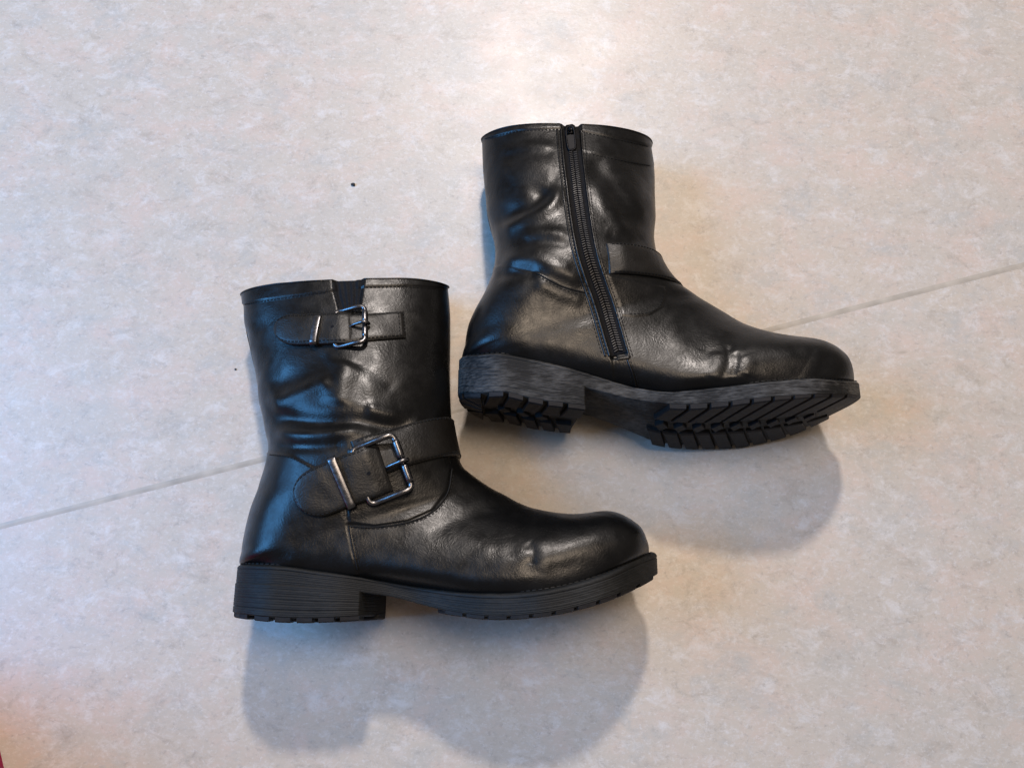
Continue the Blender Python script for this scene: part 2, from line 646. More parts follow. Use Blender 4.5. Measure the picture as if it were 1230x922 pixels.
    def binding(s, gap, rad=0.0006):
        P = s.G[0]
        px, _ = proj(P)
        ok = np.ones(len(P), bool)
        nh = 210
        ok[:nh] = (px[:nh] < gap[0]) | (px[:nh] > gap[1])
        i0 = int(np.argmin(ok))
        i1 = i0 + int(np.argmax(ok[i0:]))
        Q = np.vstack([P[i1:], P[:i0]])
        keep = [0]
        for i in range(1, len(Q)):
            if np.linalg.norm(Q[i] - Q[keep[-1]]) > 0.0012:
                keep.append(i)
        s.put('collar_binding', *tube(Q[keep] + np.array([0, -0.0002, 0]), rad, 9), M['leather'], s.upper)

    # ---- surface queries
    def hit(s, px, py):
        d = Vector(ray(px, py)).normalized()
        loc, nor, idx, dist = s.bvh.ray_cast(Vector((0, 0, CAMH)), d)
        if loc is None:
            return None, None
        n = np.array(nor)
        if n @ np.array(d) > 0:
            n = -n
        return np.array(loc), n

    def path(s, pts, n, smooth=2):
        """px polyline -> evenly spaced surface points and normals"""
        P = cat(pts, 24) if len(pts) > 2 else np.linspace(pts[0], pts[1], 40)
        l = np.concatenate([[0], np.cumsum(np.hypot(*np.diff(P, axis=0).T))])
        t = np.linspace(0, l[-1], n)
        P = np.column_stack([np.interp(t, l, P[:, 0]), np.interp(t, l, P[:, 1])])
        L_, N_ = [], []
        for a, b in P:
            q, nn = s.hit(a, b)
            if q is not None:
                L_.append(q); N_.append(nn)
        L_, N_ = np.array(L_), np.array(N_)
        for _ in range(smooth):
            N_[1:-1] = (N_[:-2] + 2 * N_[1:-1] + N_[2:]) / 4
        N_ /= np.linalg.norm(N_, axis=1)[:, None]
        return L_, N_

    def stitches(s, parent, paths, pitch=0.0027, ln=0.0018, hw=0.00040, lift=0.00012, name='stitching'):
        acc = Acc()
        for P, Nn in paths:
            l = np.concatenate([[0], np.cumsum(np.linalg.norm(np.diff(P, axis=0), axis=1))])
            for t in np.arange(pitch * .6, l[-1] - pitch * .5, pitch):
                a = np.array([np.interp(t - ln / 2, l, P[:, i]) for i in range(3)])
                b = np.array([np.interp(t + ln / 2, l, P[:, i]) for i in range(3)])
                nn = np.array([np.interp(t, l, Nn[:, i]) for i in range(3)])
                ax = (b - a) / (np.linalg.norm(b - a) + 1e-9)
                ay = np.cross(nn, ax); ay /= np.linalg.norm(ay) + 1e-9
                az = np.cross(ax, ay)
                acc.add(*box_verts((a + b) / 2 + nn * lift, ax, ay, az, ln / 2, hw, 0.00028, 0.00012))
        o = s.put(name, acc.v, acc.f, M['thread'], parent, smooth=False)
        o['kind'] = 'stuff'
        return o

    def piping(s, name, pts, rad, mat, parent, n=120, lift=0.0002):
        P, Nn = s.path(pts, n, 4)
        return s.put(name, *tube(P + Nn * lift, rad, 8), mat, parent)

    # ---- ribbon traced on the visible side
    def ribbon(s, name, pts, hws, base, thick, mat, parent=None, tip0=0, tip1=0, n=90, m=25, smooth=6, bend1=0.0, dome=0.0, ribs=0.0):
        P = cat(pts, 24) if len(pts) > 2 else np.linspace(pts[0], pts[1], 60)
        l = np.concatenate([[0], np.cumsum(np.hypot(*np.diff(P, axis=0).T))])
        e = np.linspace(0, 1, n)
        tt = e * l[-1]
        P = np.column_stack([np.interp(tt, l, P[:, 0]), np.interp(tt, l, P[:, 1])])
        T = np.gradient(P, axis=0); T /= np.linalg.norm(T, axis=1)[:, None]
        Q = np.column_stack([-T[:, 1], T[:, 0]])
        hw = np.interp(e, np.linspace(0, 1, len(hws)), hws)
        if tip0:
            d = np.clip(tt / tip0, 0, 1); hw = hw * np.sqrt(np.clip(1 - (1 - d) ** 2.2, 0.0025, 1))
        if tip1:
            d = np.clip((l[-1] - tt) / tip1, 0, 1); hw = hw * np.sqrt(np.clip(1 - (1 - d) ** 2.2, 0.0025, 1))
        v = np.sin(np.linspace(-1, 1, m) * math.pi / 2)
        S = np.zeros((n, m, 3)); Nn = np.zeros((n, m, 3))
        for i in range(n):
            for j in range(m):
                q, nn = s.hit(*(P[i] + Q[i] * hw[i] * v[j]))
                S[i, j], Nn[i, j] = (np.nan, np.nan) if q is None else (q, nn)
        bad = np.isnan(S[..., 0])
        if bad.any():
            gi, gj = np.nonzero(~bad)
            for i, j in zip(*np.nonzero(bad)):
                k = np.argmin((gi - i) ** 2 + (gj - j) ** 2)
                S[i, j], Nn[i, j] = S[gi[k], gj[k]], Nn[gi[k], gj[k]]
        # a taut strap bridges dents: smooth heights, never below the leather
        zz = S[..., 2].copy()
        for _ in range(smooth * 3):
            z2 = zz.copy()
            z2[1:-1] = (zz[:-2] + 2 * zz[1:-1] + zz[2:]) / 4
            z2[:, 1:-1] = (z2[:, :-2] + 2 * z2[:, 1:-1] + z2[:, 2:]) / 4
            zz = np.maximum(z2, S[..., 2] - 0.0004)
        Nav = Nn.copy()
        for _ in range(12):
            Nav[1:-1] = (Nav[:-2] + 2 * Nav[1:-1] + Nav[2:]) / 4
            Nav[:, 1:-1] = (Nav[:, :-2] + 2 * Nav[:, 1:-1] + Nav[:, 2:]) / 4
        Nav /= np.linalg.norm(Nav, axis=-1, keepdims=True)
        S2 = S.copy(); S2[..., 2] = zz
        edge = (1 - np.abs(v) ** 10)[None, :] * np.ones((n, 1))
        de = np.minimum(tt, l[-1] - tt) / 4.0
        edge = edge * np.clip(0.35 + 0.65 * np.clip(de, 0, 1), 0, 1)[:, None]
        off = base + thick * (0.45 + 0.55 * edge) + dome * (1 - v[None] ** 2)
        if ribs:
            off = off + ribs * np.cos(v * 17)[None] + 0.0003 * np.cos(v * 2.0)[None] * np.ones((n, 1))
        if bend1:
            off = off - bend1 * sstep(0.82, 1.0, e)[:, None]
        wv = make_noise(260)
        top = S2 + Nav * off[..., None]
        top += Nav * (0.00018 * wv(top))[..., None]
        bot = S2 + Nav * (min(base, 0.0) - 0.0012 + 0 * off)[..., None]
        o = s.put(name, *solid_grid(top, bot), mat, parent)
        s.last = (top, Nav, v)
        return o

    def hole(s, grid, parent, f):  # black disc on the strap, its colour standing in for the hole's dark inside
        top, Nn, v = grid
        i, j = int(f * (len(top) - 1)), len(v) // 2
        p, n_ = top[i, j], Nn[i, j]
        u = np.cross(n_, [0, 1.0, 0]); u /= np.linalg.norm(u)
        w = np.cross(n_, u)
        ring = lambda r, h: [p + r * (math.cos(t) * u + math.sin(t) * w) + n_ * h for t in np.linspace(0, 2 * math.pi, 14, endpoint=False)]
        G = np.array([ring(.0013, -.0002), ring(.0011, .00016), ring(.0009, .00012), ring(.0004, .00006)])
        s.put('punch_hole_dark_disc', G.reshape(-1, 3), [tuple(q) for q in grid_faces(4, 14, closed=True)] + [tuple(range(42, 56))], M['tape'], parent)

    def grid_line(s, grid, vfrac, i0=0, i1=None):
        top, Nn, v = grid
        j = int(np.argmin(np.abs(v - vfrac)))
        return top[i0:i1, j], Nn[i0:i1, j]

    # ---- belt wrapped round the ankle in the plane (u, z)
    def belt(s, name, c_px, a_px, b_px, hw0, hw1, th0, th1, off, thick, mat, parent=None, n=110, m=21):
        Cc = U(*c_px, s.zc + s.sp['belt_z'])
        a, b = U(*a_px, s.zc), U(*b_px, s.zc)
        u = (b - a) / np.linalg.norm(b - a)
        vd = np.array([-u[1], u[0], 0])
        v = np.sin(np.linspace(-1, 1, m) * math.pi / 2)
        th = np.radians(np.linspace(th0, th1, n))
        r = np.zeros((n, m)); O = np.zeros((n, m, 3)); Dd = np.zeros((n, m, 3))
        for i in range(n):
            d = math.cos(th[i]) * u + math.sin(th[i]) * np.array([0, 0, 1.0])
            w = hw0 + (hw1 - hw0) * i / (n - 1)
            for j in range(m):
                o = Cc + vd * v[j] * w
                loc, nor, idx, dist = s.bvh.ray_cast(Vector(o), Vector(d))
                r[i, j] = dist if dist else (r[i, j - 1] if j else r[i - 1, j])
                O[i, j], Dd[i, j] = o, d
        for _ in range(14):
            r2 = r.copy()
            r2[1:-1] = (r[:-2] + 2 * r[1:-1] + r[2:]) / 4
            r2[:, 1:-1] = (r2[:, :-2] + 2 * r2[:, 1:-1] + r2[:, 2:]) / 4
            r = np.maximum(r2, r - 0.0002)
        edge = (1 - np.abs(v) ** 10)[None, :]
        fade = sstep(-1, 7, np.arange(n))[:, None]
        top = O + Dd * (r + (off + thick * (0.4 + 0.6 * edge)) * fade)[..., None]
        bot = O + Dd * (r - 0.001)[..., None]
        obj = s.put(name, *solid_grid(top, bot), mat, parent)
        nn = grid_normals(top)
        sgn = np.sign((nn * Dd).sum(-1, keepdims=True)); nn = nn * np.where(sgn == 0, 1, sgn)
        s.last = (top, nn, v)
        return obj

    # ---- sole
    def slab_mesh(s, xs, ylo, yhi, layers, inset, flare):
        """footprint extruded in y; layers = fractions with small in/out offsets"""
        u = s.uu(xs)
        wh, wl = s.width(u, 1), s.width(u, -1)
        n = len(xs)
        V = []
        for fr, ins in layers:
            y = ylo + (yhi - ylo) * fr
            dh, dl = np.gradient(wh, xs), np.gradient(wl, xs)
            nh, nl_ = np.sqrt(1 + dh ** 2), np.sqrt(1 + dl ** 2)
            tot = inset + ins
            hi = np.maximum(wh - tot / nh, 0.0)
            lo = np.maximum(wl - tot / nl_, 0.0)
            up = np.column_stack([xs + dh / nh * tot, y, s.zc + hi])
            dn = np.column_stack([xs + dl / nl_ * tot, y, s.zc - lo])[::-1]
            dn[:, 0] += flare * ((xs - xs[0]) / (xs[-1] - xs[0]))[::-1] ** 6
            up[:, 1] += s.twist(up[:, 0], up[:, 2])
            dn[:, 1] += s.twist(dn[:, 0], dn[:, 2])
            V.append(np.vstack([up, dn]))
        m = 2 * n
        G = np.stack(V, 0)
        vs = G.reshape(-1, 3)
        fs = [tuple(f) for f in grid_faces(len(layers), m, closed=True)]
        for L_ in (0, len(layers) - 1):
            o = L_ * m
            for i in range(n - 1):
                fs.append((o + i, o + i + 1, o + m - 2 - i, o + m - 1 - i))
        return vs, fs

    def build_sole(s):
        sp = s.sp
        t = 0.5 - 0.5 * np.cos(np.linspace(0, np.pi, 240))
        xs = s.x0 + (s.x1 - s.x0) * t
        yt, ys = s.ytop(xs), s.yslab(xs)
        lay = [(0.0, 0.0014), (0.03, 0.0004), (0.06, 0.0)]
        rl = np.random.RandomState(3)
        for k in range(1, 10):
            f = (k + rl.uniform(-.28, .28)) / 11
            lay += [(f - 0.018, 0.0), (f, rl.uniform(.00005, .00028) if k not in (8,) else 0.0007), (f + 0.018, 0.0)]
        lay += [(0.90, 0.0005), (0.94, 0.0011), (0.975, 0.0020), (1.0, 0.0036)]
        slab = s.put('outsole', *s.slab_mesh(xs, ys, yt, lay, 0.0, 0), M[sp['side_mat']])
        s.outsole = slab
        # heel block
        hx = s.x0 + (s.xh - s.x0) * np.linspace(0, 1, 140) ** 1.8
        lay = [(0.0, 0.0010), (0.04, 0.0)]
        nl = 13
        for k in range(1, nl):
            f = (k + rl.uniform(-.28, .28)) / nl
            lay += [(f - 0.015, 0.0), (f, rl.uniform(.00005, .0003) if k not in (3,) else 0.0008), (f + 0.015, 0.0)]
        lay += [(1.0, 0.0)]
        yb = s.yheel(hx) + sp['lug']
        s.put('heel_block', *s.slab_mesh(hx, yb, s.yslab(hx) + 0.0008, lay, -0.0004, sp['flare']), M[sp['side_mat']], slab)
        # lugs
        s.lugs(slab)
        # stitched welt line
        acc = Acc()
        u = np.linspace(0.02, 0.985, 150)
        x = s.x0 + (s.x1 - s.x0) * u
        z = s.zc + s.width(u, 1) - 0.0022
        P = np.column_stack([x, s.ytop(x) + 0.0001, z])
        s.stitches(slab, [(P, np.tile([0, 1.0, 0], (len(P), 1)))], 0.0036, 0.0024, 0.00035, 0.0001)

    def lug_obj(s, quad, parent, top, bot):
        """quad in (x, z) -> prism between y = top(x) and y = bot(x)"""
        q = np.array(quad)
        c = q.mean(0)
        vs = []
        for fr, k in ((0, 1.0), (0.8, 0.985), (1.0, 0.90)):
            for p in q:
                w = c + (p - c) * k
                vs.append((w[0], top(w[0]) + 0.0006 + (bot(w[0]) - top(w[0]) - 0.0006) * fr + s.twist(w[0], w[1]), w[1]))
        n = len(q)
        fs = [tuple(f) for f in grid_faces(3, n, closed=True)] + [tuple(range(n)), tuple(reversed(range(2 * n, 3 * n)))]
        return s.put('lug', vs, fs, M['tread'], parent, smooth=False)

    def lugs(s, slab):
        sp = s.sp
        zc = s.zc
        L = s.x1 - s.x0

        def wid(x, sd):
            return float(s.width(s.uu(np.array(x)), sd))

        # forefoot: slanted bars on both edges, pointing back towards the middle
        xa, xb = s.x0 + L * sp['fore_u'][0], s.x0 + L * sp['fore_u'][1]
        nb = 10
        cell = (xb - xa) / nb
        for sd in (1, -1):
            for i in range(nb):
                g = cell * 0.10
                x0, x1 = xa + i * cell + g, xa + (i + 1) * cell - g
                sl = 0.010 + 0.008 * i / nb
                zo0, zo1 = wid(x0, sd) - 0.0003, wid(x1, sd) - 0.0003
                zi = 0.0105
                if min(zo0, zo1) < 0.013:
                    zi = min(zo0, zo1) * 0.45
                xm, zm = (x0 + x1) / 2, wid((x0 + x1) / 2, sd) - 0.0003
                quad = [(x0, zc + sd * zo0), (xm, zc + sd * zm), (x1, zc + sd * zo1), (x1 - sl * (zo1 - zi) / 0.035, zc + sd * zi), (x0 - sl * (zo0 - zi) / 0.035, zc + sd * zi)]
                s.lug_obj(quad, slab, s.yslab, s.yfore)
        # middle diamonds
        for i in range(nb - 1):
            xm = xa + (i + 0.6) * cell - 0.006
            if xm > s.x1 - 0.03:
                continue
            quad = [(xm - cell * .36, zc), (xm, zc + 0.0078), (xm + cell * .36, zc), (xm, zc - 0.0078)]
            s.lug_obj(quad, slab, s.yslab, s.yfore)
        # heel: bars along both sides, wedges round the back
        h0, h1 = s.x0, s.xh
        nb = 5
        ha = h0 + (h1 - h0) * 0.24
        cell = (h1 - ha) / nb
        ht = lambda x: s.yheel(x) + sp['lug']
        hb = lambda x: s.yheel(x)
        for sd in (1, -1):
            for i in range(nb):
                g = cell * 0.14
                x0, x1 = ha + i * cell + g, ha + (i + 1) * cell - g * (1 if i < nb - 1 else 0)
                zo0, zo1 = wid(x0, sd), wid(x1, sd)
                sh = lambda x: x + (sp['flare'] * max(0, (x - h0) / (h1 - h0)) ** 6 if sd < 0 else 0)
                quad = [(sh(x0), zc + sd * zo0), (sh(x1), zc + sd * zo1), (sh(x1) - 0.004 + (0.003 if i == nb - 1 else 0), zc + sd * 0.009), (sh(x0) - 0.004, zc + sd * 0.009)]
                s.lug_obj(quad, slab, ht, hb)
        for a0, a1 in ((-0.95, -0.55), (-0.45, -0.05), (0.05, 0.45), (0.55, 0.95)):
            xg = np.linspace(h0, ha, 200)
            xo = lambda a: float(np.interp(abs(a) * wid(ha, 1 if a > 0 else -1) * 0.97, s.width(s.uu(xg), 1 if a > 0 else -1), xg)) + 0.0004
            zo = lambda a: zc + a * (wid(ha, 1) if a > 0 else wid(ha, -1)) * 0.97
            am = (a0 + a1) / 2
            quad = [(xo(a0), zo(a0)), (xo(am), zo(am)), (xo(a1), zo(a1)), (ha - 0.0035, zo(a1) * .45 + zc * .55), (ha - 0.0035, zo(a0) * .45 + zc * .55)]
            s.lug_obj(quad, slab, ht, hb)
        for i in range(3):
            xm = ha + (i + 0.9) * cell
            quad = [(xm - .0045, zc), (xm, zc + 0.006), (xm + .0045, zc), (xm, zc - 0.006)]
            s.lug_obj(quad, slab, ht, hb)

    # ---- hardware
    def frame_at(s, px, py, qx, qy):
        """local axes on the leather: u towards (qx,qy), n outward"""
        o, _ = s.hit(px, py)
        Ns = []
        for dx in (-14, 0, 14):
            for dy in (-14, 0, 14):
                p, nn = s.hit(px + dx, py + dy)
                if p is not None:
                    Ns.append(nn)
        nn = np.mean(Ns, 0); nn /= np.linalg.norm(nn)
        q, _ = s.hit(qx, qy)
        u = q - o; u -= nn * (u @ nn); u /= np.linalg.norm(u)
        v = np.cross(nn, u)
        return o, u, v, nn

    def buckle(s, bar_px, arm_px, hv, la, n_bar, n_back, rad):
        """bar_px: middle of the roller bar; arm_px: a point on the strap the arms run towards"""
        o, u, v, nn = s.frame_at(*bar_px, *arm_px)
        W_ = lambda a, b, c: o + u * a + v * b + nn * c
        r = 0.0032
        pts = []

        def corner(ca, cb, sa, sb):
            out = []
            for t in np.linspace(0, 1, 6):
                ang = t * math.pi / 2
                out.append((ca + sa * r * (1 - math.sin(ang)), cb + sb * r * (1 - math.cos(ang))))
            return out
        # rectangle: bar at a=0, back bar (under the strap) at a=la
        loop = []
        loop += [(0, b) for b in np.linspace(-hv + r, hv - r, 12)]
        loop += [(r * (1 - math.cos(t)), hv - r + r * math.sin(t)) for t in np.linspace(0.2, math.pi / 2, 6)]
        loop += [(a, hv) for a in np.linspace(r * 1.3, la - r, 9)]
        loop += [(la - r + r * math.sin(t), hv - r + r * math.cos(t)) for t in np.linspace(0.2, math.pi / 2, 5)]
        loop += [(la, b) for b in np.linspace(hv - r * 1.3, -hv + r, 9)]
        loop += [(la - r + r * math.cos(t), -hv + r - r * math.sin(t)) for t in np.linspace(0.2, math.pi / 2, 5)]
        loop += [(a, -hv) for a in np.linspace(la - r * 1.3, r, 9)]
        loop += [(r * (1 - math.sin(t)), -hv + r - r * math.cos(t)) for t in np.linspace(0.2, math.pi / 2 - .1, 5)]
        P = np.array([W_(a, b, n_bar + (n_back - n_bar) * sstep(0.1, 1.0, np.array(a / la))) for a, b in loop])
        bk = s.put('buckle', *tube(P, rad, 12, closed=True), M['metal'])
        for b0, b1 in ((-hv + r * 1.15, -0.0016), (0.0016, hv - r * 1.15)):
            Q = np.array([W_(0, b, n_bar) for b in np.linspace(b0, b1, 6)])
            rr = np.full(6, rad * 1.28); rr[0] = rr[-1] = rad * 1.1
            s.put('roller', *tube(Q, rr, 14), M['metal'], bk)
        Q = [W_(-rad * 1.6, 0, n_bar + 0.0002), W_(-rad * 0.8, 0, n_bar + rad * 1.5), W_(rad * 0.8, 0, n_bar + rad * 1.7), W_(0.004, 0, n_bar + rad * 0.9), W_(0.0075, 0, n_bar - 0.0006), W_(0.0100, 0, n_bar - 0.0030)]
        Q = cat(Q, 6)
        s.put('prong', *tube(Q, np.linspace(rad * 0.75, rad * 0.6, len(Q)), 10), M['metal'], bk)
        return bk

    def keeper(s, px, py, qx, qy, hv, hu, lift, thick, arch):
        o, u, v, nn = s.frame_at(px, py, qx, qy)
        n = 25
        b = np.linspace(-hv, hv, n)
        sec = []
        prof = [(-1, 0.0), (-0.93, 0.75), (-0.7, 1.0), (0.7, 1.0), (0.93, 0.75), (1, 0.0)]
        for k, bb in enumerate(b):
            e = abs(bb) / hv
            drop = -arch * e ** 2 - 0.0022 * sstep(0.90, 1.0, np.array(e))
            sec.append([o + u * a * hu + v * bb + nn * (lift + drop + thick * (c - 0.4)) for a, c in prof] + [o + u * a * hu + v * bb + nn * (lift + drop - thick * 0.6) for a in (1, -1)])
        G = np.array(sec)
        m = G.shape[1]
        fs = [tuple(f) for f in grid_faces(n, m, closed=True)] + [tuple(range(m)), tuple(reversed(range((n - 1) * m, n * m)))]
        return s.put('keeper', G.reshape(-1, 3), fs, M['metal'])


# ------------------------------------------------------------------ boot with buckles up
A = dict(
    base=(500, 560), zc=0.0505, label='black leather ankle boot with two silver buckled straps facing up',
    heel_tip=(287, 700), toe_tip=(789, 685), heel_front=(432, 745),
    w_hi=[(0, .031), (.10, .035), (.27, .034), (.36, .028), (.44, .028), (.58, .041), (.72, .049), (.84, .046), (.93, .040), (1, .034)],
    w_lo=[(0, .031), (.10, .034), (.25, .033), (.42, .029), (.58, .038), (.72, .047), (.84, .047), (.93, .042), (1, .036)],
    twist=([0, 1], [0, 0]),
    round=(.13, .20), belt_z=0.0, lug=0.0026, flare=0.006, side_mat='rub_dull', fore_u=(0.50, 0.985), skew=-0.22,
    welt_top=[(285, 678), (310, 677), (345, 679), (385, 685), (430, 691), (480, 700), (530, 707), (580, 711), (630, 710), (680, 702), (730, 687), (770, 668), (790, 662)],
    slab_bot=[(282, 702), (330, 703), (385, 707), (430, 711), (470, 716), (510, 727), (545, 735), (585, 740), (630, 739), (680, 732), (730, 718), (770, 701), (791, 689)],
    heel_bot=[(280, 740), (300, 744), (330, 747), (375, 748), (432, 745), (470, 741)],
    fore_bot=[(500, 732), (545, 739), (585, 744), (630, 743), (680, 736), (730, 722), (770, 704), (791, 691)],
    rings=[
        ((292, 352), (538, 342), -.012, .030, .50, 2.3),
        ((296, 395), (541, 385), -.010, .032, .50, 2.3),
        ((308, 450), (541, 440), -.006, .036, .50, 2.3),
        ((316, 500), (539, 492), -.003, .039, .48, 2.3),
        ((322, 545), (545, 532), 0, .040, .45, 2.2),
        ((314, 585), (555, 558), 0, .040, .42, 2.2),
        ((304, 615), (566, 569), 0, .039, .36, 2.3),
        ((298, 642), (577, 577), 0, .038, .31, 2.4),
        ((295, 664), (586, 583), 0, .037, .27, 2.5),
        (0.0, (594, 588), 0, .036, .24, 2.6),
        (0.10, (607, 595), 0, .036, .22, 2.5),
        (0.25, (625, 605), 0, .037, .24, 2.2),
        (0.45, (650, 613), 0, .042, .22, 2.3),
        (0.65, (690, 618), 0, .047, .22, 2.5),
        (0.82, (733, 615), 0, .044, .25, 2.6),
        (0.93, (762, 629), 0, .036, .25, 2.6),
        (0.985, (774, 648), 0, .020, .25, 2.4),
        (1.0, (777, 661), 0, .004, .25, 2.2)],
    folds=[
        ([(316, 499), (345, 502), (380, 506), (430, 506), (473, 510), (514, 497)], -2.0, 7),
        ([(319, 488), (355, 474), (402, 455)], 1.7, 9),
        ([(322, 468), (360, 450), (398, 425)], -0.9, 11),
        ([(324, 520), (365, 522), (412, 519), (440, 512)], 1.3, 6),
        ([(325, 534), (370, 537), (420, 533)], -1.1, 5),
        ([(418, 432), (409, 462), (404, 490)], 1.6, 11),
        ([(435, 490), (475, 499), (514, 507)], 1.2, 7),
        ([(430, 470), (480, 462), (535, 450)], 0.5, 14),
        ([(445, 526), (490, 519), (525, 506)], -0.9, 5),
        ([(428, 428), (446, 446), (476, 470)], -0.6, 9),
        ([(300, 385), (318, 430), (330, 470)], -0.8, 15),
        ([(612, 640), (615, 655), (611, 672)], -0.18, 6),
        ([(632, 650), (640, 662), (637, 680)], -0.42, 4.5),
        ([(650, 640), (655, 668), (650, 690)], 0.35, 8),
        ([(560, 630), (585, 650), (604, 676)], -0.22, 9),
        ([(540, 622), (570, 645), (590, 668)], 0.25, 10),
        ([(620, 676), (660, 684), (700, 676)], -0.3, 6),
    ],
    steps=[
        ([(270, 340), (400, 300), (405, 349), (395, 350.7), (340, 358), (291, 366), (270, 368)], 0.9, 1.6),
        ([(428, 300), (560, 300), (560, 348), (538, 347), (490, 344), (437, 345), (428, 345)], 0.9, 1.6),
        ([(397, 300), (437, 300), (436, 340), (430, 377), (409, 377), (402, 350)], -1.8, 2.2),
        # quarter lying over the vamp
        ([(418, 628), (450, 631), (490, 625), (520, 612), (536, 590), (541, 560), (535, 540), (420, 540)], 0.8, 1.5),
        # heel counter
        ([(280, 545), (320, 543), (350, 547), (385, 566), (410, 600), (417, 628), (422, 655), (430, 690), (280, 690)], 0.7, 1.5),
    ],
)
a = Boot(A)
a.build_sole()
a.binding((392, 437))

# upper strap: sewn end on the right, buckled tongue on the left
st = a.ribbon('strap', [(409, 397), (445, 394), (486, 391)], [17, 16, 15.5], 0.0004, 0.0022, M['strap'])
g = a.last
top, nn, v = g
endp = (top[-9, 2:-2], nn[-9, 2:-2]); endq = (top[-2, 2:-2], nn[-2, 2:-2])
a.stitches(st, [a.grid_line(g, -.86, 24), a.grid_line(g, .86, 24), endp, endq])
tg = a.ribbon('strap_tongue', [(333, 397), (360, 398), (395, 397), (424, 396)], [17.5, 18, 18, 17.5], 0.0022, 0.0022, M['strap'], tip0=22, bend1=0.0012)
g = a.last
a.stitches(tg, [a.grid_line(g, -.86, 3, 84), a.grid_line(g, .86, 3, 84)])
a.hole(g, tg, 0.76)
a.buckle((439, 394), (400, 397), 0.0140, 0.0200, 0.0046, -0.0012, 0.0016)
a.keeper(382, 400, 355, 400, 0.0112, 0.0026, 0.0056, 0.0013, 0.0006)
# lower strap across the instep
bl = a.belt('strap', (455, 563), (358, 610), (553, 533), 0.0135, 0.0135, 100, -150, 0.0003, 0.0020, M['strap'])
g = a.last
a.stitches(bl, [a.grid_line(g, -.88, 2, 60), a.grid_line(g, .88, 2, 60)])
tg = a.ribbon('strap_tongue', [(358, 604), (385, 592), (420, 577), (463, 562)], [27, 29, 30, 29], 0.0030, 0.0019, M['strap'], tip0=32, bend1=0.0018, m=31)
g = a.last
a.stitches(tg, [a.grid_line(g, -.90, 3, 84), a.grid_line(g, .90, 3, 84)])
a.hole(g, tg, 0.83)
a.buckle((482, 556), (425, 577), 0.0178, 0.0260, 0.0062, -0.0020, 0.0019)
a.keeper(412, 580, 380, 594, 0.0172, 0.0028, 0.0066, 0.0014, 0.0004)
# elastic gusset in the mouth
a.ribbon('elastic_gusset', [(416, 338), (418, 357), (420, 376)], [21, 17, 11.5], -0.0004, 0.0008, M['elastic'], smooth=1, m=61, ribs=0.00022)
# collar and panel stitching
a.stitches(a.upper, [
    a.path([(294, 366), (340, 358.5), (395, 351)], 60), a.path([(438, 345.5), (490, 345), (536, 348)], 60),
    a.path([(398, 346), (404, 360), (408, 376)], 24), a.path([(436, 346), (433, 360), (431, 374)], 24),
    a.path([(424, 634), (450, 635), (492, 629), (523, 615), (540, 592), (545, 566)], 110),
    a.path([(423, 640), (428, 660), (433, 682)], 40),
    a.path([(324, 546), (350, 550), (382, 566)], 60)])
a.piping('seam_cord', [(419, 631), (423, 655), (430, 684)], 0.0005, M['thread'], a.upper)
a.piping('seam_cord', [(421, 632), (450, 633), (491, 627), (521, 613.5), (538, 591), (543, 563)], 0.0006, M['thread'], a.upper)

